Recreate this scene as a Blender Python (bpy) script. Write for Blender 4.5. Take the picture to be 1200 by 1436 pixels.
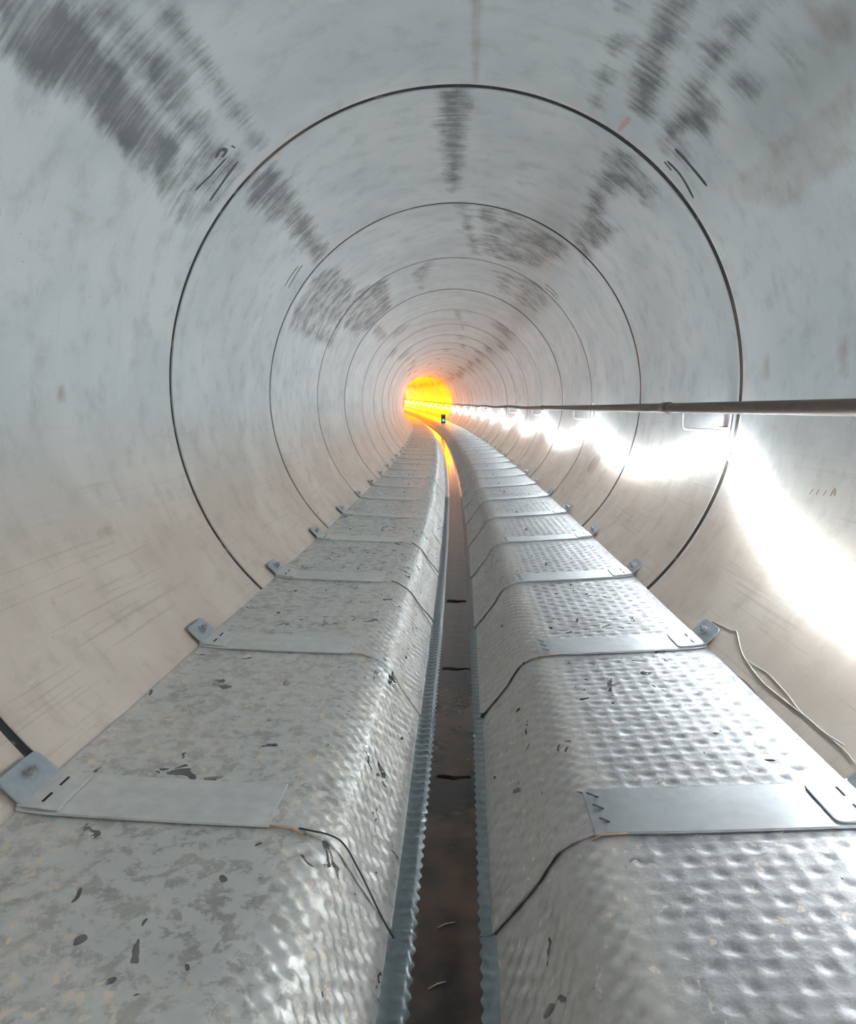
import bpy, bmesh, math, random
import numpy as np
from mathutils import Vector, Matrix

# ------------------------------------------------------------------ camera, world, exposure
for o in list(bpy.data.objects):
    bpy.data.objects.remove(o)
SC = bpy.context.scene
COL = SC.collection
random.seed(7)
rng = np.random.default_rng(7)

F_PX, PITCH, YAW = 1000.0, 0.143, 0.0541
cam_d = bpy.data.cameras.new('camera')
cam_d.sensor_fit = 'HORIZONTAL'
cam_d.sensor_width = 36.0
cam_d.lens = 36.0 * F_PX / 1200.0
cam_d.clip_start, cam_d.clip_end = 0.02, 500
cam = bpy.data.objects.new('camera', cam_d)
cam.location = (0.0695, 0.0, -0.0879)
cam.rotation_euler = (math.pi / 2 - PITCH, 0, YAW)
COL.objects.link(cam)
SC.camera = cam

W = bpy.data.worlds.new('world')
SC.world = W
W.use_nodes = True
W.node_tree.nodes['Background'].inputs[0].default_value = (0.80, 0.90, 1.0, 1)
W.node_tree.nodes['Background'].inputs[1].default_value = 2.0      # cool ambient fill, added through the tunnel end left open behind the camera

SC.view_settings.view_transform = 'Standard'
SC.view_settings.look = 'None'
SC.view_settings.gamma = 1.0
SC.view_settings.exposure = 0.10
SC.view_settings.use_curve_mapping = False
SC.cycles.use_denoising = True
SC.cycles.max_bounces = 8
SC.cycles.diffuse_bounces = 6
SC.cycles.glossy_bounces = 4
SC.cycles.use_adaptive_sampling = True
SC.cycles.adaptive_threshold = 0.25
SC.cycles.adaptive_min_samples = 16
SC.cycles.caustics_reflective = False
SC.cycles.sample_clamp_indirect = 10

ROPE_COOL = 84.0          # emission of the cold white rope light
ROPE_WARM = 900.0          # emission of the sodium coloured rope light beyond the bend

# ------------------------------------------------------------------ tunnel geometry
R = 1.5                   # inner radius of the jacked concrete pipes
L = 2.0476                # pipe length
D1 = 3.8119               # first whole joint in view
KC, KZ = 0.0012713, 0.000178
RC = 1 / (2 * KC)         # plan radius of the left-hand curve

def cl(a):                # centre line point and heading at chainage a
    t = a / RC
    y = RC * math.sin(t)
    return Vector((-RC * (1 - math.cos(t)), y, KZ * y * y)), t, 2 * KZ * y

def frame(a):
    p, t, g = cl(a)
    return Matrix.Translation(p) @ Matrix.Rotation(t, 4, 'Z') @ Matrix.Rotation(math.atan(g), 4, 'X')

def pt(x, a, z):          # section coordinates -> world
    return frame(a) @ Vector((x, 0, z))

def wl(th, a, r=R):       # wall coordinates (degrees clockwise from the crown) -> world
    t = math.radians(th)
    return pt(r * math.sin(t), a, r * math.cos(t))

DARK = [(0.85, [(-49.9, 1.964), (-45.37, 2.137), (-45.88, 2.399), (-46.89, 2.784), (-48.59, 3.129), (-54.27, 3.115), (-54.42, 2.887), (-53.31, 2.629), (-53.27, 2.395), (-53.24, 2.201), (-54.08, 2.054)]), (0.55, [(-44.82, 2.158), (-39.41, 2.346), (-40.95, 2.754), (-42.48, 3.216), (-43.32, 3.673), (-45.21, 3.667), (-48.25, 3.235), (-47.27, 2.829), (-45.87, 2.495)]), (0.65, [(-38.76, 2.368), (-36.37, 2.444), (-36.01, 2.778), (-37.12, 3.232), (-37.49, 3.678), (-38.47, 3.659), (-38.65, 3.279), (-38.43, 2.913)]), (0.4, [(-54.42, 2.887), (-48.59, 3.129), (-43.26, 3.257), (-43.27, 3.729), (-51.51, 3.765), (-59.5, 3.615), (-57.37, 3.291)]), (0.62, [(-44.16, 3.845), (-38.12, 3.904), (-38.14, 4.137), (-39.22, 4.803), (-40.68, 5.737), (-46.94, 5.753), (-45.33, 5.113), (-45.12, 4.59), (-46.65, 4.279), (-48.2, 4.017)]), (0.42, [(-52.86, 5.946), (-41.78, 6.194), (-40.71, 7.37), (-50.6, 8.102), (-67.49, 8.217), (-67.8, 6.521), (-67.19, 6.078)]), (0.5, [(-42.46, 7.62), (-28.38, 8.041), (-33.41, 9.912), (-48.51, 9.942), (-57.34, 9.482), (-57.23, 8.231)]), (0.4, [(-49.03, 10.025), (-42.28, 10.302), (-43.65, 11.879), (-52.04, 11.562)]), (0.62, [(-3.33, 3.835), (2.93, 3.821), (2.88, 4.459), (1.72, 5.495), (-0.89, 5.58), (-2.98, 4.564)]), (0.4, [(6.06, 5.878), (13.5, 5.824), (27.74, 5.959), (38.55, 6.011), (34.71, 7.24), (18.1, 7.692), (10.65, 7.572)]), (0.5, [(0.72, 5.902), (3.93, 5.894), (9.97, 7.69), (7.17, 7.74)]), (0.4, [(-18.93, 8.186), (-7.19, 7.9), (-11.74, 8.692), (-15.24, 9.749), (-17.34, 9.647)]), (0.3, [(16.41, 8.262), (34.65, 7.841), (46.87, 7.673), (43.28, 9.336), (23.0, 9.489)]), (0.8, [(28.8, 2.737), (32.91, 2.636), (33.31, 2.958), (35.12, 3.196), (35.93, 3.492), (32.87, 3.489), (31.69, 3.278), (30.54, 2.983)]), (0.45, [(24.13, 3.057), (27.53, 2.981), (27.48, 3.269), (27.82, 3.653), (26.4, 3.695), (25.36, 3.356)]), (0.5, [(24.38, 2.831), (27.94, 2.757), (27.16, 2.889), (25.03, 2.902)]), (0.65, [(39.53, 2.446), (41.2, 2.393), (41.25, 2.645), (41.51, 2.896), (43.11, 3.376), (42.67, 3.62), (40.1, 3.564), (38.96, 3.119), (38.23, 2.75)]), (0.5, [(36.04, 2.656), (37.69, 2.65), (41.36, 2.714), (40.21, 2.862), (37.03, 2.789)]), (0.5, [(41.0, 2.832), (44.01, 2.713), (47.01, 2.692), (47.61, 2.807), (45.07, 2.894), (42.38, 2.919)]), (0.55, [(38.78, 3.062), (43.84, 2.98), (45.97, 3.047), (46.15, 3.262), (42.1, 3.267), (39.35, 3.24)]), (0.45, [(40.48, 3.419), (45.18, 3.396), (47.66, 3.582), (43.57, 3.62)]), (0.4, [(41.85, 2.555), (42.38, 2.481), (48.69, 2.492), (48.25, 2.55)]), (0.5, [(33.28, 3.909), (37.88, 3.858), (46.51, 3.992), (46.35, 4.271), (40.68, 4.25), (39.39, 4.503), (40.92, 4.97), (45.44, 4.823), (46.51, 5.237), (44.28, 5.546), (44.71, 6.033), (36.71, 5.773), (35.4, 5.138), (33.7, 4.331)]), (0.25, [(14.96, 4.449), (19.91, 4.837), (19.18, 5.281), (15.23, 5.096)])]
BROWN = [(0.35, [(53.17, 3.323), (53.54, 2.317), (61.57, 2.502), (63.04, 3.05), (55.95, 3.43)]), (0.4, [(42.79, 2.341), (47.98, 2.16), (51.77, 2.269), (46.72, 2.355)]), (0.75, [(3.52, 3.055), (4.48, 3.053), (4.78, 3.761), (3.98, 3.764)]), (0.8, [(-90.16, 2.729), (-90.12, 2.769), (-92.14, 2.756), (-92.15, 2.72)]), (0.6, [(-112.39, 2.733), (-111.72, 2.866), (-113.25, 2.855), (-113.48, 2.719)]), (0.45, [(82.7, 2.868), (83.01, 2.788), (89.0, 2.774), (88.89, 2.845)]), (0.5, [(83.97, 3.532), (84.14, 3.469), (88.54, 3.453), (88.39, 3.564)]), (0.5, [(118.12, 7.225), (110.14, 7.043), (110.73, 6.745), (119.07, 6.854)]), (0.45, [(-65.53, 2.537), (-64.3, 2.575), (-64.86, 2.819), (-66.39, 2.776)])]
MARKS = [[(-43.1, 3.603), (-48.11, 3.624), (-52.09, 3.632)], [(-44.37, 3.491), (-48.31, 3.481), (-52.24, 3.446)], [(-45.72, 3.413), (-43.99, 3.4), (-43.51, 3.444), (-44.83, 3.455)], [(-42.2, 3.442), (-41.97, 3.481)], [(-49.1, 5.53), (-52.3, 5.541), (-56.94, 5.572)], [(-50.22, 5.466), (-53.08, 5.45), (-57.03, 5.462)], [(-56.1, 5.79), (-57.04, 5.798)], [(43.28, 3.523), (47.5, 3.522), (51.83, 3.517)], [(43.59, 3.668), (47.17, 3.664), (51.82, 3.708)], [(43.27, 3.695), (45.29, 3.703)], [(38.78, 7.63), (41.78, 7.581), (45.69, 7.63)], [(39.24, 7.759), (41.85, 7.754), (44.68, 7.707)]]
PINK = [[(33.07, 3.756), (33.16, 3.673), (33.63, 3.572)], [(33.33, 3.72), (33.8, 3.615)]]
SCRIB = [[(106.31, 2.877), (105.46, 2.864)], [(106.19, 2.828), (105.38, 2.821)], [(106.04, 2.775), (105.23, 2.763)], [(105.91, 2.725), (104.89, 2.712), (105.77, 2.697)]]
CORD = [[(131.01, 2.99), (130.52, 2.89), (130.2, 2.818), (129.79, 2.781), (130.69, 2.714), (131.47, 2.655), (132.11, 2.573), (132.81, 2.399), (132.66, 2.24), (132.39, 2.095), (132.31, 1.991), (131.92, 1.899)], [(132.11, 2.573), (131.72, 2.48), (131.5, 2.401), (131.88, 2.248), (132.31, 2.157), (132.39, 2.095)], [(132.31, 1.991), (132.33, 1.931), (132.28, 1.877), (132.54, 1.827)], [(134.75, 2.576), (134.26, 2.467), (134.63, 2.341), (135.27, 2.253)]]

# ------------------------------------------------------------------ helpers
def tag(o, label=None, cat=None, group=None, kind=None):
    if label: o['label'] = label
    if cat: o['category'] = cat
    if group: o['group'] = group
    if kind: o['kind'] = kind
    return o

def link(name, data, parent=None, mw=None):
    o = bpy.data.objects.new(name, data)
    COL.objects.link(o)
    if parent is not None: o.parent = parent
    if mw is not None: o.matrix_local = mw
    return o

def mesh(name, verts, faces, mat=None, smooth=False):
    m = bpy.data.meshes.new(name)
    m.from_pydata([tuple(v) for v in verts], [], faces)
    if mat: m.materials.append(mat)
    if smooth: m.polygons.foreach_set('use_smooth', [True] * len(m.polygons))
    m.update()
    return m

def bm_mesh(name, bm, mat, smooth=False):
    m = bpy.data.meshes.new(name)
    bmesh.ops.recalc_face_normals(bm, faces=bm.faces)
    bm.to_mesh(m); bm.free()
    if mat: m.materials.append(mat)
    if smooth: m.polygons.foreach_set('use_smooth', [True] * len(m.polygons))
    return m

def tube(pts, r, n=8, name='tube', mat=None, cap=True):
    """swept round tube through pts (r: number or list)"""
    P = [Vector(p) for p in pts]
    V, Fc = [], []
    up = None
    for i, p in enumerate(P):
        d = (P[min(i + 1, len(P) - 1)] - P[max(i - 1, 0)]).normalized()
        if up is None:
            up = Vector((0, 0, 1)) if abs(d.z) < 0.9 else Vector((1, 0, 0))
        s = d.cross(up).normalized(); up = s.cross(d).normalized()
        rr = r[i] if isinstance(r, (list, tuple)) else r
        for k in range(n):
            a = 2 * math.pi * k / n
            V.append(p + rr * (math.cos(a) * s + math.sin(a) * up))
    for i in range(len(P) - 1):
        for k in range(n):
            a, b = i * n + k, i * n + (k + 1) % n
            Fc.append((a, b, b + n, a + n))
    if cap:
        Fc.append(tuple(range(n))[::-1]); Fc.append(tuple(range((len(P) - 1) * n, len(P) * n)))
    return mesh(name, V, Fc, mat, True)

def catmull(P, k=6):
    P = [Vector(p) for p in P]
    out = []
    for i in range(len(P) - 1):
        p0, p1, p2, p3 = P[max(i - 1, 0)], P[i], P[i + 1], P[min(i + 2, len(P) - 1)]
        for j in range(k):
            t = j / k
            out.append(0.5 * ((2 * p1) + (p2 - p0) * t + (2 * p0 - 5 * p1 + 4 * p2 - p3) * t * t + (3 * p1 - p0 - 3 * p2 + p3) * t ** 3))
    out.append(P[-1])
    return out

def prism(outline, h, name, mat, bevel=0.0):
    """extruded outline in xy, from z=0 to z=h"""
    bm = bmesh.new()
    f = bm.faces.new([bm.verts.new((x, y, 0)) for x, y in outline])
    r = bmesh.ops.extrude_face_region(bm, geom=[f])
    for v in r['geom']:
        if isinstance(v, bmesh.types.BMVert): v.co.z += h
    if bevel:
        top = [e for e in bm.edges if all(abs(v.co.z - h) < 1e-6 for v in e.verts)]
        bmesh.ops.bevel(bm, geom=top, offset=bevel, segments=1, affect='EDGES')
    return bm_mesh(name, bm, mat)

def rounded(x0, x1, y0, y1, r, corners=(1, 1, 1, 1), n=4):
    """rectangle outline; corners (x0y0, x1y0, x1y1, x0y1) rounded where 1"""
    out = []
    for (cx, cy, a0, on) in ((x0 + r, y0 + r, 180, corners[0]), (x1 - r, y0 + r, 270, corners[1]), (x1 - r, y1 - r, 0, corners[2]), (x0 + r, y1 - r, 90, corners[3])):
        if on:
            for k in range(n + 1):
                a = math.radians(a0 + 90 * k / n); out.append((cx + r * math.cos(a), cy + r * math.sin(a)))
        else:
            a = math.radians(a0 + 45); q = math.sqrt(2) * r; out.append((cx + q * math.cos(a), cy + q * math.sin(a)))
    return out

# ------------------------------------------------------------------ materials
class NT:
    def __init__(s, name):
        s.m = bpy.data.materials.new(name); s.m.use_nodes = True
        s.t = s.m.node_tree; s.t.nodes.clear()
        s.out = s.n('ShaderNodeOutputMaterial')
    def n(s, typ, **kw):
        nd = s.t.nodes.new(typ)
        for k, v in kw.items(): setattr(nd, k, v)
        return nd
    def set(s, sock, v):
        if isinstance(v, bpy.types.NodeSocket): s.t.links.new(v, sock)
        elif isinstance(v, tuple) and len(v) == 3 and sock.type == 'RGBA': sock.default_value = (*v, 1)
        elif sock.type == 'RGBA' and isinstance(v, (int, float)): sock.default_value = (v, v, v, 1)
        else: sock.default_value = v
    def math(s, op, a, b=0.0, clamp=False):
        nd = s.n('ShaderNodeMath', operation=op, use_clamp=clamp); s.set(nd.inputs[0], a); s.set(nd.inputs[1], b); return nd.outputs[0]
    def mix(s, f, a, b, blend='MIX'):
        nd = s.n('ShaderNodeMix', data_type='RGBA', blend_type=blend); s.set(nd.inputs[0], f); s.set(nd.inputs[6], a); s.set(nd.inputs[7], b); return nd.outputs[2]
    def ramp(s, v, a, b, lo=0.0, hi=1.0):
        nd = s.n('ShaderNodeMapRange', interpolation_type='SMOOTHSTEP'); s.set(nd.inputs[0], v)
        for i, x in zip((1, 2, 3, 4), (a, b, lo, hi)): s.set(nd.inputs[i], x)
        return nd.outputs[0]
    def coord(s, kind='Object'):
        return s.n('ShaderNodeTexCoord').outputs[kind]
    def map(s, v, scale, loc=(0, 0, 0)):
        nd = s.n('ShaderNodeMapping'); s.set(nd.inputs[0], v); nd.inputs[1].default_value = loc; nd.inputs[3].default_value = scale; return nd.outputs[0]
    def noise(s, v, scale, detail=4, rough=0.55, dist=0.0):
        nd = s.n('ShaderNodeTexNoise'); s.set(nd.inputs['Vector'], v); nd.inputs['Scale'].default_value = scale
        nd.inputs['Detail'].default_value = detail; nd.inputs['Roughness'].default_value = rough; nd.inputs['Distortion'].default_value = dist
        return nd.outputs[0]
    def voro(s, v, scale, feature='F1'):
        nd = s.n('ShaderNodeTexVoronoi', feature=feature); s.set(nd.inputs['Vector'], v); nd.inputs['Scale'].default_value = scale; return nd.outputs[0]
    def bump(s, h, strength=0.3, dist=0.01):
        nd = s.n('ShaderNodeBump'); s.set(nd.inputs['Height'], h); nd.inputs['Strength'].default_value = strength; nd.inputs['Distance'].default_value = dist; return nd.outputs[0]
    def bsdf(s, **kw):
        p = s.n('ShaderNodeBsdfPrincipled')
        for k, v in kw.items(): s.set(p.inputs[k.replace('_', ' ')], v)
        s.t.links.new(p.outputs[0], s.out.inputs[0]); return s.m
    def emit(s, col, k):
        e = s.n('ShaderNodeEmission'); s.set(e.inputs[0], col); s.set(e.inputs[1], k); s.t.links.new(e.outputs[0], s.out.inputs[0]); return s.m

def plain(name, col, rough=0.5, metal=0.0, var=0.25, scale=30, spec=0.5):
    t = NT(name); v = t.noise(t.coord(), scale, 5)
    dk = tuple(c * (1 - var) for c in col)
    return t.bsdf(Base_Color=t.mix(v, dk, tuple(min(1, c * (1 + var)) for c in col)), Roughness=rough, Metallic=metal, Specular_IOR_Level=spec, Normal=t.bump(v, 0.15, 0.004))

def mat_concrete():
    t = NT('pipe_concrete')
    uv = t.n('ShaderNodeUVMap'); uv.uv_map = 'wall'; u = uv.outputs[0]
    at = t.n('ShaderNodeVertexColor'); at.layer_name = 'stain'
    sp = t.n('ShaderNodeSeparateColor'); t.set(sp.inputs[0], at.outputs[0]); dark, brown, low = sp.outputs
    rnd = t.n('ShaderNodeObjectInfo').outputs['Random']
    cloud = t.noise(u, 1.3, 3, 0.6, 0.3)
    cloud2 = t.noise(t.map(u, (1, 1, 1), (9, 4, 0)), 6.0, 4, 0.65)
    around = t.noise(t.map(u, (1.4, 26, 1)), 1.6, 4, 0.66)          # trowel marks running round the pipe
    along = t.noise(t.map(u, (60, 0.9, 1), (3, 1, 0)), 1.0, 2, 0.7)   # shutter lines running along the pipe
    base = t.mix(low, (0.575, 0.615, 0.63), (0.575, 0.480, 0.405))
    base = t.mix(t.ramp(cloud, 0.36, 0.66), base, t.mix(low, (0.68, 0.71, 0.715), (0.665, 0.575, 0.495)))
    base = t.mix(t.math('MULTIPLY', t.ramp(cloud2, 0.48, 0.70), 0.40), base, t.mix(low, (0.42, 0.43, 0.43), (0.42, 0.36, 0.31)))
    base = t.mix(t.math('MULTIPLY', t.ramp(around, 0.54, 0.72), 0.22), base, t.mix(low, (0.43, 0.45, 0.46), (0.45, 0.40, 0.35)))
    ln = t.math('MULTIPLY', t.ramp(along, 0.58, 0.66), t.math('MULTIPLY', low, t.ramp(cloud, 0.36, 0.5)))
    base = t.mix(t.math('MULTIPLY', ln, 0.30), base, (0.34, 0.285, 0.24))
    lime = t.math('MULTIPLY', t.ramp(along, 0.36, 0.28), t.ramp(cloud2, 0.56, 0.66))
    base = t.mix(t.math('MULTIPLY', lime, 0.55), base, (0.82, 0.78, 0.72))
    # wet / dirty patches with the shapes they have on each pipe
    edge = t.math('ADD', dark, t.math('MULTIPLY', t.math('SUBTRACT', around, 0.5), 0.75))
    edge = t.math('ADD', edge, t.math('MULTIPLY', t.math('SUBTRACT', cloud2, 0.5), 1.1))
    dm = t.math('MULTIPLY', t.ramp(edge, 0.08, 0.85), t.ramp(dark, 0.02, 0.2))
    dm = t.math('MULTIPLY', dm, t.ramp(t.math('ADD', t.math('MULTIPLY', around, 0.55), t.math('MULTIPLY', cloud2, 0.45)), 0.34, 0.56, 0.62, 1.0))
    base = t.mix(t.math('MULTIPLY', dm, 0.92), base, t.mix(t.ramp(cloud, 0.3, 0.7), (0.085, 0.094, 0.104), (0.17, 0.185, 0.19)))
    bmk = t.math('MULTIPLY', t.ramp(t.math('ADD', brown, t.math('MULTIPLY', t.math('SUBTRACT', cloud2, 0.5), 0.7)), 0.1, 0.9), t.ramp(brown, 0.02, 0.15))
    base = t.mix(t.math('MULTIPLY', bmk, 0.75), base, (0.30, 0.245, 0.185))
    # pits
    pit = t.math('MULTIPLY', t.ramp(t.voro(u, 16), 0.06, 0.03), t.ramp(cloud, 0.50, 0.58))
    base = t.mix(t.math('MULTIPLY', pit, 0.7), base, (0.16, 0.15, 0.14))
    tone = t.math('ADD', 0.95, t.math('MULTIPLY', rnd, 0.09))
    hs = t.n('ShaderNodeHueSaturation'); t.set(hs.inputs['Value'], tone); t.set(hs.inputs['Color'], base)
    bh = t.noise(t.map(u, (4, 70, 1)), 1.3, 2, 0.6)
    rough = t.ramp(cloud2, 0.3, 0.7, 0.40, 0.60)
    return t.bsdf(Base_Color=hs.outputs[0], Roughness=rough, Specular_IOR_Level=0.45, Normal=t.bump(bh, 0.22, 0.005))

def mat_deck(name, clean):
    t = NT(name)
    g = t.n('ShaderNodeNewGeometry').outputs['Position']
    at = t.n('ShaderNodeVertexColor'); at.layer_name = 'dirt'
    mud = t.n('ShaderNodeSeparateColor'); t.set(mud.inputs[0], at.outputs[0]); mud = mud.outputs[0]
    n1 = t.noise(g, 3.2, 3, 0.62); n2 = t.noise(g, 19, 5, 0.72, 0.2); n3 = t.noise(t.map(g, (1, 0.7, 1), (7, 3, 1)), 42, 3, 0.62, 0.4)
    kz = 1.18 - 0.38 * clean
    zinc = t.mix(n1, (0.52 * kz, 0.512 * kz, (0.485 + .03 * clean) * kz), (0.74 * kz, 0.732 * kz, (0.70 + .045 * clean) * kz))
    zinc = t.mix(t.math('MULTIPLY', t.ramp(n2, 0.48, 0.62), 0.80 - 0.35 * clean), zinc, (0.22, 0.217, 0.21))
    film = t.ramp(t.math('ADD', t.math('MULTIPLY', n2, 0.6), t.math('MULTIPLY', n1, 0.4)), 0.40 + 0.14 * clean, 0.58 + 0.20 * clean)
    film = t.math('MAXIMUM', t.math('MULTIPLY', film, 0.85 - 0.45 * clean), t.math('MULTIPLY', mud, t.ramp(n2, 0.25, 0.62, 0.6, 1.0)))
    col = t.mix(film, zinc, t.mix(n3, (0.40 - 0.04, 0.325, 0.29), (0.84, 0.78, 0.71)))
    # dried mud flakes
    fl = t.math('MULTIPLY', t.ramp(n3, 0.56 + 0.07 * clean, 0.60 + 0.07 * clean), t.ramp(n1, 0.42, 0.54))
    col = t.mix(t.math('MULTIPLY', fl, 0.9), col, (0.80, 0.69, 0.59))
    # dark wet spots
    wn = t.noise(t.map(g, (1, 0.8, 1), (1.7, 5.2, 0)), 10, 2, 0.55, 1.4)
    wet = t.math('MULTIPLY', t.ramp(wn, 0.640 + 0.05 * clean, 0.655 + 0.05 * clean), t.ramp(n1, 0.56, 0.48))
    col = t.mix(t.math('MULTIPLY', wet, 0.85), col, (0.085, 0.080, 0.075))
    film2 = t.math('MAXIMUM', film, fl)
    metal = t.ramp(film2, 0.0, 1.0, 0.50 + 0.30 * clean, 0.05)
    rough = t.math('ADD', t.ramp(n2, 0.3, 0.7, 0.34, 0.46), t.math('MULTIPLY', film2, 0.12))
    rough = t.mix(wet, rough, 0.10)
    return t.bsdf(Base_Color=col, Metallic=metal, Roughness=rough, Normal=t.bump(n2, 0.30, 0.006))

M_CONC = mat_concrete()
def mat_seal():
    t = NT('joint_seal_black'); o = t.coord(); a = t.noise(o, 1.1, 3); b = t.noise(o, 14, 3)
    col = t.mix(t.ramp(a, 0.52, 0.62), (0.016, 0.016, 0.018), (0.105, 0.075, 0.055))
    return t.bsdf(Base_Color=t.mix(t.ramp(b, 0.58, 0.7), col, (0.16, 0.15, 0.14)), Roughness=0.8)
M_SEAL = mat_seal()
M_SEALG = plain('joint_seal_grey', (0.10, 0.098, 0.095), 0.8, 0, 0.6, 9)
M_DECK_L = mat_deck('galvanised_sheet_muddy', 0.25)
M_DECK_R = mat_deck('galvanised_sheet', 1.0)
M_LAP = plain('galvanised_strip', (0.52, 0.535, 0.55), 0.33, 0.8, 0.16, 26)
M_LAP_L = plain('galvanised_strip_dusty', (0.68, 0.68, 0.665), 0.42, 0.4, 0.25, 22)
M_BRK = plain('zinc_bracket', (0.40, 0.45, 0.48), 0.45, 0.55, 0.18, 40)
M_BOLT = plain('bolt_steel', (0.45, 0.45, 0.46), 0.30, 0.8, 0.4, 120)
M_SLOT = plain('slot_shadow_black', (0.02, 0.02, 0.022), 0.8)
M_RAIL = plain('rusty_brown_pipe', (0.155, 0.118, 0.092), 0.55, 0.25, 0.35, 22)
M_COUP = plain('pipe_coupling', (0.12, 0.095, 0.08), 0.5, 0.3, 0.3, 40)
M_HOOK = plain('white_painted_rod', (0.72, 0.73, 0.73), 0.4, 0.1, 0.08, 40)
M_SEAM_LINE = plain('seam_line_black', (0.018, 0.016, 0.015), 0.5)
M_CORD = plain('white_cord', (0.66, 0.63, 0.58), 0.7)
M_CORDB = plain('brown_thread', (0.16, 0.12, 0.10), 0.7)
M_MARK = plain('black_marker', (0.06, 0.062, 0.068), 0.6, 0, 0.5, 60)
M_PINK = plain('pink_chalk', (0.60, 0.40, 0.41), 0.8, 0, 0.2, 60)
M_SCRIB = plain('brown_crayon', (0.42, 0.29, 0.21), 0.8, 0, 0.2, 60)
M_TWIG = plain('straw', (0.42, 0.34, 0.25), 0.7)
M_RUST = plain('rusty_wire', (0.46, 0.30, 0.19), 0.6)
M_BOX = plain('signal_black', (0.02, 0.02, 0.022), 0.5)
M_BOXT = plain('signal_brown_top', (0.20, 0.08, 0.03), 0.6)
M_COOL = NT('rope_light_cold').emit((0.85, 0.94, 1.0), ROPE_COOL)
M_WARM = NT('rope_light_warm').emit((1.0, 0.26, 0.004), ROPE_WARM)
M_GREEN = NT('signal_green').emit((0.1, 1.0, 0.55), 2.0)

def mat_water():
    t = NT('drain_water')
    g = t.n('ShaderNodeNewGeometry').outputs['Position']
    n = t.noise(g, 4.0, 4); w = t.noise(t.map(g, (9, 20, 1)), 1.0, 3, 0.5)
    col = t.mix(t.ramp(n, 0.35, 0.65), (0.030, 0.020, 0.015), (0.105, 0.050, 0.028))
    return t.bsdf(Base_Color=col, Roughness=0.06, Specular_IOR_Level=0.5, Normal=t.bump(w, 0.16, 0.01))
M_WATER = mat_water()

# ------------------------------------------------------------------ tunnel lining
def poly_sd(px, py, poly):
    """signed distance (positive inside) of points to a polygon"""
    P = np.array(poly); n = len(P)
    d = np.full(px.shape, 1e9); ins = np.zeros(px.shape, bool)
    for i in range(n):
        a, b = P[i], P[(i + 1) % n]
        e = b - a; l2 = max(1e-9, e @ e)
        t = np.clip(((px - a[0]) * e[0] + (py - a[1]) * e[1]) / l2, 0, 1)
        d = np.minimum(d, np.hypot(px - a[0] - t * e[0], py - a[1] - t * e[1]))
        c = ((a[1] > py) != (b[1] > py)) & (px < (b[0] - a[0]) * (py - a[1]) / (b[1] - a[1] + 1e-12) + a[0])
        ins ^= c
    return np.where(ins, d, -d)

DEG = math.pi / 180
NJ0, NJ1 = -6, 41                         # joints behind the camera .. past the bend
def joint_a(n): return D1 + (n - 1) * L
def joint_gap(n): return (0.042 if n < 4 else 0.060) if (n < 3 or n % 2 == 0) else 0.036

tunnel = link('wall_tunnel', None)
tag(tunnel, 'round tunnel lining of grey concrete pipes curving away to the left', None, None, 'structure')

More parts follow.
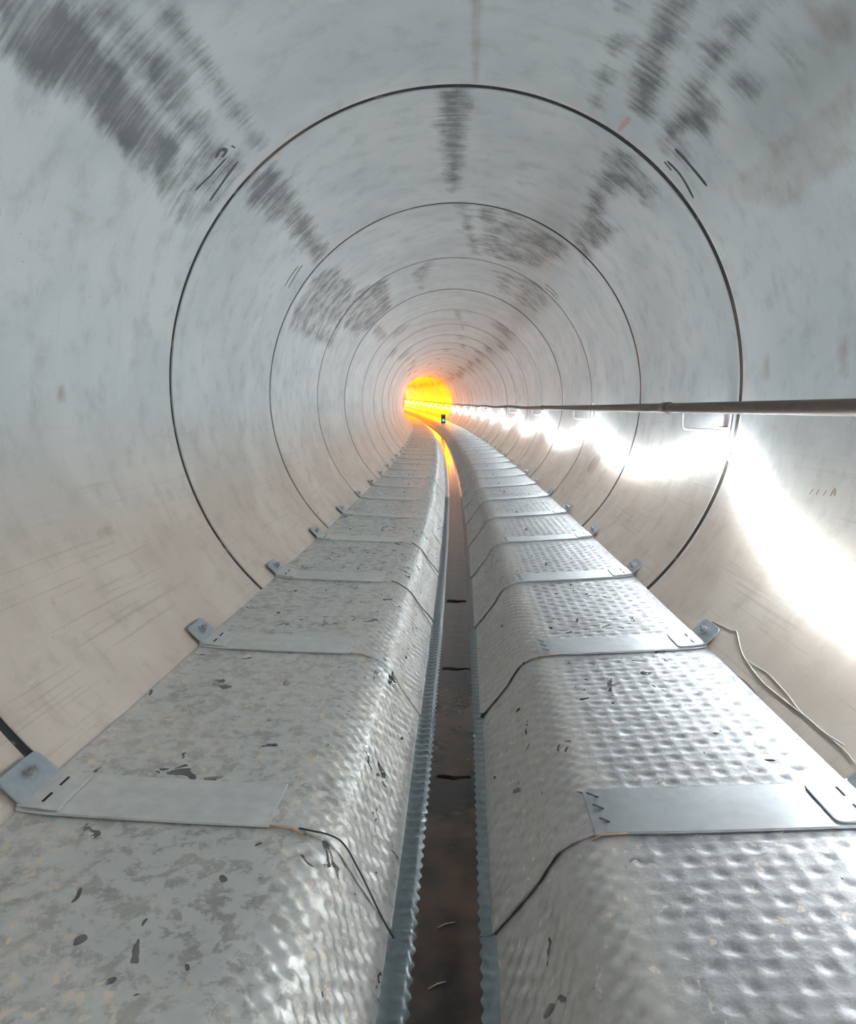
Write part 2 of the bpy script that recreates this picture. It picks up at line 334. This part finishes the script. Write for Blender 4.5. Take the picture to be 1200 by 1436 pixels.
def pipe_mesh(n):
    a0, a1 = joint_a(n) + joint_gap(n) / 2, joint_a(n + 1) - joint_gap(n + 1) / 2
    am = (a0 + a1) / 2
    if -1 <= n <= 2: nt, ns = 480, 84
    elif n <= 6 and n > 0: nt, ns = 240, 50
    else: nt, ns = 120, 10
    th = np.linspace(-math.pi, math.pi, nt + 1)
    s = np.linspace(a0, a1, ns + 1)
    TH, S = np.meshgrid(th, s, indexing='ij')
    dark = np.zeros_like(TH); brown = np.zeros_like(TH)
    X, Y = TH * R, S
    for src, dst, soft in ((DARK, dark, 0.06), (BROWN, brown, 0.03)):
        for val, poly in src:
            q = [(t * DEG * R, b) for t, b in poly]
            ys = [b for _, b in q]
            if max(ys) < a0 - 0.1 or min(ys) > a1 + 0.1: continue
            if joint_a(1) - .05 < (min(ys) + max(ys)) / 2 and False: continue
            sd = poly_sd(X, Y, q)
            np.maximum(dst, min(1.0, val * 1.18) * np.clip((sd + soft) / (2 * soft), 0, 1), out=dst)
    if n > 4 or n < -1:                   # further pipes: patches at the same clock positions, different on each
        r2 = np.random.default_rng(100 + n)
        for c, w, v in ((-42, 9, .5), (38, 9, .5), (r2.uniform(-15, 15), 4, .45)):
            c2 = c + r2.uniform(-7, 7); f = r2.uniform(0.45, 1.0); hw = w * r2.uniform(.5, 1.2)
            fr = (S - a0) / (a1 - a0)
            m = np.clip(1.3 - np.abs(TH / DEG - c2 - 4 * (fr - .5)) / hw, 0, 1) * np.clip((f - fr) * 6, 0, 1)
            np.maximum(dark, v * m, out=dark)
    z = np.cos(TH)
    low = np.clip((0.06 - z) / 0.55, 0, 1); low = low * low * (3 - 2 * low)
    verts = np.stack([R * np.sin(TH), S - am, R * np.cos(TH)], -1).reshape(-1, 3)
    N = verts.shape[0]
    ro = R + 0.22
    # outer skin, two rings
    outer = np.stack([np.stack([ro * np.sin(th), np.full_like(th, a0 - am), ro * np.cos(th)], -1), np.stack([ro * np.sin(th), np.full_like(th, a1 - am), ro * np.cos(th)], -1)])
    verts = np.vstack([verts, outer.reshape(-1, 3)])
    i, j = np.meshgrid(np.arange(nt), np.arange(ns), indexing='ij')
    A = i * (ns + 1) + j
    q = np.stack([A, A + 1, A + ns + 2, A + ns + 1], -1).reshape(-1, 4)
    k = np.arange(nt); o0 = N + k; o1 = N + (nt + 1) + k
    q = np.vstack([q, np.stack([o0, o0 + 1, o1 + 1, o1], -1),
                   np.stack([k * (ns + 1), (k + 1) * (ns + 1), o0 + 1, o0], -1),
                   np.stack([k * (ns + 1) + ns, o1, o1 + 1, (k + 1) * (ns + 1) + ns], -1)])
    m = bpy.data.meshes.new('pipe_segment')
    m.vertices.add(len(verts)); m.vertices.foreach_set('co', verts.ravel())
    m.loops.add(q.size); m.loops.foreach_set('vertex_index', q.ravel().astype(np.int32))
    m.polygons.add(len(q)); m.polygons.foreach_set('loop_start', np.arange(0, q.size, 4, dtype=np.int32))
    m.update(calc_edges=True)
    sm = np.zeros(len(q), bool); sm[:nt * ns] = True
    m.polygons.foreach_set('use_smooth', sm)
    uvv = np.zeros((len(verts), 2)); uvv[:N, 0] = X.ravel(); uvv[:N, 1] = S.ravel() + 20
    uvv[N:, 0] = np.tile(th * R, 2); uvv[N:, 1] = 3
    ul = m.uv_layers.new(name='wall'); ul.data.foreach_set('uv', uvv[q.ravel()].ravel())
    ca = m.color_attributes.new('stain', 'FLOAT_COLOR', 'POINT')
    cc = np.zeros((len(verts), 4)); cc[:, 3] = 1
    cc[:N, 0] = dark.ravel(); cc[:N, 1] = brown.ravel(); cc[:N, 2] = low.ravel()
    ca.data.foreach_set('color', cc.ravel())
    m.materials.append(M_CONC)
    return m, am

for n in range(NJ0, NJ1):
    m, am = pipe_mesh(n)
    link('pipe_segment', m, tunnel, frame(am))

def seal_mesh(gap, mat):
    nt = 240; V = []; Fc = []
    for k in range(nt):
        a = 2 * math.pi * k / nt
        d = 0.0030 + 0.0022 * math.sin(a * 7) * math.sin(a * 3)
        for r, y in ((R + d, -gap / 2 - .004), (R + d, gap / 2 + .004), (R + 0.05, gap / 2 + .004), (R + 0.05, -gap / 2 - .004)):
            V.append((r * math.sin(a), y, r * math.cos(a)))
    for k in range(nt):
        b, c = 4 * k, 4 * ((k + 1) % nt)
        for e in range(4): Fc.append((b + e, b + (e + 1) % 4, c + (e + 1) % 4, c + e))
    return mesh('joint_seal', V, Fc, mat, False)
SEAL_B, SEAL_G, SEAL_F = seal_mesh(0.042, M_SEAL), seal_mesh(0.036, M_SEALG), seal_mesh(0.060, M_SEAL)
for n in range(NJ0 + 1, NJ1):
    link('joint_seal', {0.042: SEAL_B, 0.060: SEAL_F, 0.036: SEAL_G}[joint_gap(n)], tunnel, frame(joint_a(n)))

def stroke(name, pts, w, mat):
    """thin raised stroke on the wall along wall coordinates"""
    P = catmull([(t * DEG * R, a, 0) for t, a in pts], 4) if len(pts) > 2 else [Vector((t * DEG * R, a, 0)) for t, a in pts]
    V, Fc = [], []
    for i, p in enumerate(P):
        d = (P[min(i + 1, len(P) - 1)] - P[max(i - 1, 0)]).normalized(); s = Vector((-d.y, d.x, 0))
        ww = w * (1.0 if 0 < i < len(P) - 1 else 0.45)
        for k in (-1, 1):
            e = p + s * ww * k / 2
            for rr in (R - 0.0015, R + 0.002): V.append(wl(e.x / R / DEG, e.y, rr))
    for i in range(len(P) - 1):
        a, b = 4 * i, 4 * i + 4
        Fc += [(a, a + 2, b + 2, b), (a, b, b + 1, a + 1), (a + 2, a + 3, b + 3, b + 2)]
    return link(name, mesh(name, V, Fc, mat), tunnel)
for i, p in enumerate(MARKS): stroke('marker_stroke', p, (0.022, .016, .02, .02, .016, .014, .01, .022, .018, .02, .016, .016)[i], M_MARK)
for p in PINK: stroke('chalk_stroke', p, 0.022, M_PINK)
for p in SCRIB: stroke('crayon_stroke', p, 0.008, M_SCRIB)

# ------------------------------------------------------------------ walkway panels
S0, SP = 0.35, 1.25                        # first seam and panel spacing
PL = [(-1.040, -1.078), (-0.95, -1.088), (-0.60, -1.100), (-0.40, -1.104), (-0.340, -1.112), (-0.290, -1.130), (-0.245, -1.160), (-0.212, -1.210), (-0.185, -1.258), (-0.110, -1.372)]
PR = [(1.064, -1.050), (0.98, -1.062), (0.62, -1.086), (0.46, -1.094), (0.395, -1.102), (0.345, -1.120), (0.305, -1.150), (0.278, -1.195), (0.252, -1.240), (0.150, -1.376)]

def resample(P, ds):
    P = [Vector((x, 0, z)) for x, z in P]
    C = catmull(P, 24)
    acc = [0]
    for i in range(1, len(C)): acc.append(acc[-1] + (C[i] - C[i - 1]).length)
    n = int(acc[-1] / ds); out = []
    for k in range(n + 1):
        t = acc[-1] * k / n
        i = max(1, min(len(C) - 1, next((q for q in range(len(acc)) if acc[q] >= t), len(acc) - 1)))
        f = (t - acc[i - 1]) / max(1e-9, acc[i] - acc[i - 1]); out.append(C[i - 1].lerp(C[i], f))
    return out, acc[-1]

def sheet_mesh(P, side, ds, dl):
    C, tot = resample(P, ds)
    nl = int((SP + 0.03) / dl)
    Pn = np.array([(c.x, c.z) for c in C]); T = np.gradient(Pn, axis=0); T /= np.linalg.norm(T, axis=1)[:, None]
    Nn = np.stack([-T[:, 1], T[:, 0]], 1)
    if Nn[0, 1] < 0: Nn = -Nn
    u = np.linspace(0, tot, len(C)); s = np.linspace(0, SP + 0.03, nl + 1)
    U, Sg = np.meshgrid(u, s, indexing='ij')
    sm = lambda a, b, x: np.clip((x - a) / (b - a), 0, 1) ** 2 * (3 - 2 * np.clip((x - a) / (b - a), 0, 1))
    deckw = 0.66
    win = sm(0.03, 0.10, U) * sm(deckw + .02, deckw - .06, U) * sm(0.16, 0.22, Sg) * sm(SP + .02, SP - .03, Sg)
    c = np.cos(2 * math.pi * U / 0.10 + .6) * np.cos(2 * math.pi * Sg / 0.088)
    h = win * (0.0010 * c - 0.0050 * np.clip(c, 0, 1) ** 1.6)
    # the steep face carries smaller, sharper punched dents
    w2 = sm(deckw - .03, deckw + .06, U) * sm(tot - .005, tot - .05, U) * (0.12 + 0.88 * sm(0.0, 0.06, Sg) * sm(SP + .01, SP - .05, Sg))
    c = np.cos(2 * math.pi * U / 0.056 + .8 * np.sin(Sg * 9)) * np.cos(2 * math.pi * Sg / 0.058 + .5 * np.sin(U * 21))
    h += w2 * (0.0040 * c + 0.0016 * np.cos(2 * math.pi * Sg / 0.031 + U * 60))
    if side < 0: h *= np.where(U < deckw, 0.95, 1.0)
    h += 0.0015 * sm(0, .1, Sg) * sm(SP + .02, SP - .1, Sg) * np.sin(Sg * 7.1 + U * 5) * np.sin(U * 11.3 + 1)     # slight buckling
    base = 0.0065 * (1 - Sg / SP)
    V = np.zeros(U.shape + (3,))
    h += base
    V[..., 0] = Pn[:, 0][:, None] + Nn[:, 0][:, None] * h
    V[..., 1] = Sg
    V[..., 2] = Pn[:, 1][:, None] + Nn[:, 1][:, None] * h
    a, b = U.shape; V = V.reshape(-1, 3)
    i, j = np.meshgrid(np.arange(a - 1), np.arange(b - 1), indexing='ij'); A = i * b + j
    q = np.stack([A, A + b, A + b + 1, A + 1], -1).reshape(-1, 4)
    if side > 0: q = q[:, ::-1]
    # turned-down border so that the sheet has an edge
    ring = list(range(0, a * b, b)); near = V[ring] - np.array([0, 0, 0.006]); 
    o = len(V); k = np.arange(a - 1)
    skirt = np.stack([k * b, o + k, o + k + 1, (k + 1) * b], -1)
    side_in = V[(a - 1) * b:(a - 1) * b + b] - np.array([0, 0, 0.005])
    o2 = o + len(near); k2 = np.arange(b - 1)
    skirt2 = np.stack([(a - 1) * b + k2, (a - 1) * b + k2 + 1, o2 + k2 + 1, o2 + k2], -1)
    V = np.vstack([V, near, side_in]); q = np.vstack([q, skirt, skirt2])
    m = bpy.data.meshes.new('sheet')
    m.from_pydata(V.tolist(), [], q.tolist())
    m.polygons.foreach_set('use_smooth', [True] * ((a - 1) * (b - 1)) + [False] * (len(q) - (a - 1) * (b - 1)))
    d = np.zeros((len(V), 4)); d[:, 3] = 1
    uu = U.ravel()
    if side > 0: mud = 0.95 * np.clip((uu - .56) / .10, 0, 1) * np.clip((.98 - uu) / .45, .55, 1)
    else: mud = 0.30 * np.clip((uu - .80) / .08, 0, 1)
    d[:len(uu), 0] = mud
    m.color_attributes.new('dirt', 'FLOAT_COLOR', 'POINT').data.foreach_set('color', d.ravel())
    m.materials.append(M_DECK_L if side < 0 else M_DECK_R)
    m.update()
    return m

def flange_mesh(P, side, detail=True):
    """foot of the sheet lying by the water, edge cut into scallops"""
    x0, z0 = P[-1]; w = 0.066 if side < 0 else 0.040
    sg = 1 if side < 0 else -1
    V, Fc = [], []
    n = 162 if detail else 6
    for k in range(n + 1):
        y = SP * k / n
        tooth = (k % 6) / 6
        cut = 0.005 * math.cos(2 * math.pi * tooth) if detail else 0
        edge = w + cut
        V += [(x0 - sg * .004, y, z0 + .006), (x0 + sg * w * .30, y, z0 - .004 + (.003 if tooth < .5 else -.001)), (x0 + sg * edge * .75, y, z0 - .003 + (.006 if .3 < tooth < .7 else 0)), (x0 + sg * edge, y, z0 - .016)]
    for k in range(n):
        for e in range(3):
            a = 4 * k + e; f = (a, a + 4, a + 5, a + 1)
            Fc.append(f[::-1] if side < 0 else f)
    m = mesh('foot_flange', V, Fc, M_FLANGE, True)
    return m
M_FLANGE = plain('wet_zinc_foot', (0.24, 0.275, 0.285), 0.28, 0.75, 0.35, 40)

def lap_mesh(P, side):
    """flat strip over the seam, following the deck and turned down at the bend"""
    C, tot = resample(P, 0.03)
    keep = [c for k, c in enumerate(C) if k * tot / (len(C) - 1) < (0.70 if side > 0 else 0.66)]
    V, Fc = [], []
    for i, c in enumerate(keep):
        inn = 0.03 if i == 0 else 0
        for y, dz in ((-0.006, .0030), (-0.006, .0098), (0.190, .0085), (0.190, .0)):
            V.append((c.x, y, c.z + dz))
    n = len(keep)
    for i in range(n - 1):
        for e in range(4):
            a, b = 4 * i + e, 4 * i + (e + 1) % 4
            Fc.append((a, b, b + 4, a + 4))
    Fc += [(0, 3, 2, 1), (4 * n - 4, 4 * n - 3, 4 * n - 2, 4 * n - 1)]
    bm = bmesh.new(); bm.from_mesh(mesh('t', V, Fc)); 
    return bm_mesh('lap_strip', bm, M_LAP if side > 0 else M_LAP_L)

def hexbolt(r, h, name='bolt', mat=None):
    bm = bmesh.new()
    bmesh.ops.create_cone(bm, cap_ends=True, segments=18, radius1=r * 1.45, radius2=r * 1.45, depth=h * .25, matrix=Matrix.Translation((0, 0, h * .125)))
    bmesh.ops.create_cone(bm, cap_ends=True, segments=6, radius1=r, radius2=r * .94, depth=h * .6, matrix=Matrix.Translation((0, 0, h * .55)))
    bmesh.ops.create_cone(bm, cap_ends=True, segments=10, radius1=r * .5, radius2=r * .42, depth=h * .45, matrix=Matrix.Translation((0, 0, h * 1.0)))
    return bm_mesh(name, bm, mat or M_BOLT)

def bracket_data(side):
    P = PL if side < 0 else PR
    x0, z0 = P[0]; x1, z1 = P[1]
    slope = math.atan2(z1 - z0, x1 - x0) if side < 0 else math.atan2(z0 - z1, x0 - x1)
    # plate lying on the strip
    if side < 0: ol = rounded(0.0, 0.105, 0.0, 0.175, .018, (0, 0, 0, 0))
    else: ol = rounded(-0.115, 0.0, 0.0, 0.180, .022, (1, 0, 0, 1))
    plate = prism(ol, 0.005, 'bracket_plate', M_LAP_L if side < 0 else M_LAP, 0.001)
    mp = Matrix.Translation((x0, 0.0, z0 + 0.0115)) @ Matrix.Rotation(-slope if side < 0 else -slope, 4, 'Y')
    # tab standing against the concrete
    tab = prism(rounded(-.085, .085, -.006, .085, .022, (0, 0, 1, 1)), 0.006, 'bracket_tab', M_BRK, .0015)
    th = math.atan2(x0, z0)
    nrm = Vector((-math.sin(th), 0, -math.cos(th))); up = Vector((-math.cos(th) * (1 if side > 0 else -1), 0, math.sin(th) * (1 if side > 0 else -1)))
    along = up.cross(nrm)
    mt = Matrix((along, up, nrm)).transposed().to_4x4()
    mt.translation = Vector((R * .990 * math.sin(th), 0.088, R * .990 * math.cos(th))) + up * 0.004
    return plate, mp, tab, mt

ORD = ['nearest', 'second', 'third', 'fourth', 'fifth', 'sixth', 'seventh', 'eighth', 'ninth', 'tenth', 'eleventh', 'twelfth', 'thirteenth', 'fourteenth', 'fifteenth', 'sixteenth', 'seventeenth', 'eighteenth', 'nineteenth', 'twentieth'] + ['twenty-' + q for q in ('first', 'second', 'third', 'fourth', 'fifth', 'sixth', 'seventh', 'eighth', 'ninth')] + ['thirtieth', 'thirty-first', 'thirty-second']
BOLT_M = hexbolt(0.014, 0.026)
BOLT_S = hexbolt(0.010, 0.018, 'screw')
SLOT_M = prism(rounded(-.0035, .0035, -.022, .022, .003), 0.0012, 'slot', M_SLOT)
for side, P in ((-1, PL), (1, PR)):
    hi, lo, vlo = sheet_mesh(P, side, 0.0085, 0.0085), sheet_mesh(P, side, 0.02, 0.022), sheet_mesh(P, side, 0.05, 0.16)
    fl_hi, fl_lo = flange_mesh(P, side), flange_mesh(P, side, False)
    lap = lap_mesh(P, side)
    plate, mp, tab, mt = bracket_data(side)
    wd = 'left' if side < 0 else 'right'
    for i in range(53 if side < 0 else 61):
        a = S0 + SP * i
        root = link('walkway_panel', None, None, frame(a))
        look = ('muddy grey' if side < 0 else 'bright') if i < 10 else 'small far'
        if i < 32: lab = f'{look} dimpled steel walkway panel {wd} of the channel, {ORD[i]} from the camera'
        else: lab = f'tiny walkway panel {wd} of the channel inside the orange glow'
        tag(root, lab, 'walkway panel', f'walkway panels on the {wd} side')
        link('sheet', hi if i < 7 else (lo if i < 18 else vlo), root)
        if i < 22: link('foot_flange', fl_hi if i < 8 else fl_lo, root)
        if i < 30: link('lap_strip', lap, root)
        if i < 22:
            b = link('bracket_plate', plate, root, mp)
            t = link('bracket_tab', tab, root, mt); t['label'] = 'blue-grey bracket tab bolted to the concrete'
            bo = link('bolt', BOLT_M, t, Matrix.Translation((0.005 + .01 * math.sin(i * 3), 0.042, .005)))
            if i < 5:
                for yy in (.045, .125):
                    link('slot', SLOT_M, b, Matrix.Translation(((.052 if side < 0 else -.045), yy, .0045)))
        if 0 < i < 18:
            off = ({1: .90, 2: .42, 3: .30} if side < 0 else {1: .93, 2: .44, 3: .42}).get(i, .45 + .25 * math.sin(i * 2.3))
            x = -.585 if side < 0 else .613
            link('screw', BOLT_S, root, Matrix.Translation((x, off, -1.100 if side < 0 else -1.085)))
        if side > 0 and i < 5:
            for k, yy in enumerate((.04, .10, .155)):
                link('slot', SLOT_M, root, Matrix.Translation((.425 - .006 * k, yy, -1.0870)) @ Matrix.Rotation(.25, 4, 'Y') @ Matrix.Rotation(1.35, 4, 'Z'))
        if i in (1, 2):                   # rusty tie wire poking out at the inner end of the seam
            xs = (-.40, -.372, -.345, -.318) if side < 0 else (.46, .43, .405, .378)
            zz = -1.096 if side < 0 else -1.088
            link('tie_wire', tube([(xs[0], -.006, zz), (xs[1], -.010, zz - .001), (xs[2], -.004, zz - .006), (xs[3], -.012, zz - .016)], .0028, 6, 'tie_wire', M_RUST), root)

# concrete bench under each walkway keeps the panels off the pipe floor
# ------------------------------------------------------------------ drain water
V, Fc = [], []
na = 160
for k in range(na + 1):
    a = -3 + 86 * k / na
    for x in (-.16, -.04, .10, .22): V.append(pt(x, a, -1.386))
for k in range(na):
    for e in range(3):
        b = 4 * k + e; Fc.append((b, b + 1, b + 5, b + 4))
wat = link('drain_water', mesh('drain_water', V, Fc, M_WATER, True))
tag(wat, 'dark brown water standing in the drain channel between the walkways', 'water', None, 'stuff')

for (x0, a0, x1, a1), lb in (((0.008, 1.630, 0.053, 1.653), 'pale straw floating on the brown water, further one'), ((-.006, 1.437, .034, 1.460), 'pale straw floating on the brown water, nearer one')):
    o = link('straw', tube([pt(x0, a0, -1.384), pt((x0 + x1) / 2, (a0 + a1) / 2 + .002, -1.382), pt(x1, a1, -1.384)], .0018, 6, 'straw', M_TWIG))
    tag(o, lb, 'straw', 'straws on the water')
def joint_line(name, x0, x1, a, lab, r=.004):  # dark tube drawn in for a sheet joint crossing the channel
    P = [pt(x0 + (x1 - x0) * t, a + .006 * math.sin(t * 9), -1.383 + .002 * math.sin(t * 5)) for t in np.linspace(0, 1, 7)]
    tag(link(name, tube(P, r, 6, name, M_SEAM_LINE)), lab, 'joint_line', 'dark joint lines across the water')
joint_line('joint_line', -.02, .10, 2.38, 'dark sheet joint across the brown water, nearest one')
joint_line('joint_line', -.03, .11, 3.45, 'dark sheet joint across the water, second from the camera')
joint_line('joint_line', -.03, .10, 4.72, 'dark sheet joint across the water, third from the camera', .006)

# ------------------------------------------------------------------ lifted sheet edges and their shadow, drawn as dark tubes along the seams
def seam_edge_line(P, a, u0, u1, amp, lab, r=.0032):
    C, tot = resample(P, .02)
    pts = []
    for k in range(18):
        t = k / 17; u = u0 + (u1 - u0) * t
        c = C[min(len(C) - 1, int(u / tot * (len(C) - 1)))]
        d = 1 if P is PL else -1
        pts.append(pt(c.x + d * .014, a + amp * math.sin(t * math.pi * 1.5), c.z + .017))
    o = link('edge_shadow_line', tube(catmull(pts, 2), r, 6, 'edge_shadow_line', M_SEAM_LINE))
    tag(o, lab, 'wire', 'thin edge shadow lines over the channel faces')
seam_edge_line(PL, S0 + SP - .015, .72, 1.10, .03, 'thin dark lifted edge and shadow down the left channel face at the nearest seam', .0024)
seam_edge_line(PL, S0 + 3 * SP - .015, .70, 1.08, -.05, 'thin black lifted edge and shadow down the left channel face by the third seam', .003)
seam_edge_line(PL, S0 + 4 * SP - .01, .74, 1.06, -.05, 'thin black lifted edge and shadow on the left channel face by the fourth seam')

for i, lab in ((0, 'long white cord hanging loose on the right wall below the rope light'), (1, 'second white strand looping beside the long cord on the right wall'), (2, 'white strand end trailing down at the right edge'), (3, 'thin brown thread on the right wall just above the walkway edge')):
    P = catmull([wl(t, a, R - .0015) for t, a in CORD[i]], 5)
    tag(link('cord', tube(P, (.0018, .0014, .0014, .0010)[i], 6, 'cord', M_CORDB if i == 3 else M_CORD)), lab, 'cord')

# ------------------------------------------------------------------ rail pipe with its brackets, and the rope light
RX, RZ, RR = 1.245, -0.083, 0.027
HOOKS = [0.15, 3.92, 7.62, 11.62] + [15.5 + 3.85 * k for k in range(18)]
pts, na = [], 170
for k in range(na + 1):
    a = -8 + 90 * k / na
    w = .012 * math.sin(a * .9) * min(1, max(0, (a - 9) / 4)) if a > 9 else 0
    pts.append(pt(RX + (.04 * min(1, max(0, (a - 5) / 6))), a, RZ + w))
rail = link('rail_pipe', tube(pts, RR, 20, 'rail_pipe', M_RAIL))
tag(rail, 'long brown rusty pipe running along the right wall on white hooks', 'pipe')
for a in (4.22, 10.3, 16.3):
    x = RX + .04 * min(1, max(0, (a - 5) / 6))
    link('coupling', tube([pt(x, a - .06, RZ), pt(x, a - .055, RZ), pt(x, a + .055, RZ), pt(x, a + .06, RZ)], [.028, .033, .033, .028], 20, 'coupling', M_COUP), rail)

rod_cache = {}
def hook(i, a):
    root = link('hook_bracket', None, None, frame(a))
    if i < 9: lab = f'white rod hook bracket under the brown rail pipe, {["just out of view at the camera", "nearest in view", "second in view", "third in view", "fourth in view", "fifth in view", "sixth in view", "seventh in view", "eighth in view"][i]}'
    elif a < 40: lab = 'tiny far white hook bracket on the right wall, short of the orange glow'
    else: lab = 'tiny hook bracket on the right wall inside the orange glow'
    tag(root, lab, 'bracket', 'hook brackets along the right wall')
    dx = .04 * min(1, max(0, (a - 5) / 6))
    key = round(dx, 4)
    if key not in rod_cache:
        xo = RX + dx
        rod_cache[key] = tube(catmull([(xo, 0, RZ - RR + .004), (xo, 0, RZ - .085), (xo + .008, 0, RZ - .108), (xo + .03, 0, RZ - .114), (1.36, 0, RZ - .117), (1.462, 0, RZ - .120)], 4), .0065, 8, 'rod', M_HOOK)
    link('rod', rod_cache[key], root)
    link('wall_plate', PLATE, root)
    for z in (-.105, -.185, -.262):
        link('clip', CLIP, root, Matrix.Translation((1.463, 0, z)))
PLATE = None
bm = bmesh.new()
for (y0, y1) in ((-.045, .045),):
    vs = []
    for z in (-.085, -.14, -.20, -.27):
        xw = math.sqrt(R * R - z * z)
        for y in (y0, y1):
            for d in (.004, .016): vs.append(bm.verts.new((xw - d, y, z)))
    for k in range(3):
        b, c = 4 * k, 4 * k + 4
        bm.faces.new((vs[b + 1], vs[b + 3], vs[c + 3], vs[c + 1])); bm.faces.new((vs[b], vs[c], vs[c + 2], vs[b + 2]))
        bm.faces.new((vs[b], vs[b + 1], vs[c + 1], vs[c])); bm.faces.new((vs[b + 2], vs[c + 2], vs[c + 3], vs[b + 3]))
    bm.faces.new((vs[0], vs[2], vs[3], vs[1])); bm.faces.new((vs[12], vs[13], vs[15], vs[14]))
PLATE = bm_mesh('wall_plate', bm, M_HOOK)
bm = bmesh.new(); bmesh.ops.create_cube(bm, size=1); bmesh.ops.scale(bm, vec=(.03, .075, .010), verts=bm.verts); bmesh.ops.bevel(bm, geom=bm.edges[:], offset=.003, segments=1, affect='EDGES')
CLIP = bm_mesh('clip', bm, M_BOLT)
for i, a in enumerate(HOOKS):
    if i: hook(i, a)               # the one beside the camera is out of the picture

def swag(h0, h1, n=14, deep=None):
    """rope between two hooks, hanging against the wall"""
    out = []
    z0 = -.225
    drop = deep if deep else .27
    for k in range(n):
        t = k / n; a = h0 + (h1 - h0) * t
        z = z0 - drop * (1 - abs(2 * t - 1) ** 2.1)
        r = R - .038
        out.append(pt(math.sqrt(r * r - z * z), a, z))
    return out
WARM_A = 40.0
cool, warm = [], []
hk = [-11.6, -7.6, -3.7] + HOOKS
for k in range(len(hk) - 1):
    s = swag(hk[k], hk[k + 1], 16, .49 if hk[k + 1] < 4 else (.27 if k < 8 else .24))
    (cool if hk[k] < WARM_A - 1 else warm).extend(s)
cool.append(warm[0].copy()); 
rc = link('rope_light', tube(cool[:-1], .0085, 6, 'rope_light', M_COOL))
tag(rc, 'cold white glowing rope light hanging in swags along the right wall', 'rope light')
rw = link('rope_light', tube(warm[::2], .0085, 4, 'rope_light', M_WARM))
tag(rw, 'orange glowing rope light on the wall past the bend', 'rope light')

# ------------------------------------------------------------------ signal box at the bend
sg = link('signal_lamp', None, None, frame(38.0) @ Matrix.Translation((.66, 0, -1.085)))
tag(sg, 'small black signal box with a green light standing at the orange bend', 'signal')
link('housing', prism(rounded(-.11, .11, -.09, .09, .02), .40, 'housing', M_BOX, .01), sg, Matrix.Translation((0, 0, .02)))
link('cap', prism(rounded(-.125, .125, -.105, .105, .02), .06, 'cap', M_BOXT, .01), sg, Matrix.Translation((0, 0, .42)))
link('foot', prism(rounded(-.13, .13, -.10, .10, .01), .025, 'foot', M_BOXT), sg)
bm = bmesh.new(); bmesh.ops.create_uvsphere(bm, u_segments=16, v_segments=8, radius=.06); bmesh.ops.scale(bm, vec=(1, .4, 1), verts=bm.verts)
link('green_lens', bm_mesh('green_lens', bm, M_GREEN, True), sg, Matrix.Translation((0, -.09, .17)))
bm = bmesh.new(); bmesh.ops.create_cone(bm, cap_ends=False, segments=16, radius1=.075, radius2=.075, depth=.06, matrix=Matrix.Translation((0, -.11, .17)) @ Matrix.Rotation(math.pi / 2, 4, 'X'))
link('lens_hood', bm_mesh('lens_hood', bm, M_BOX), sg)
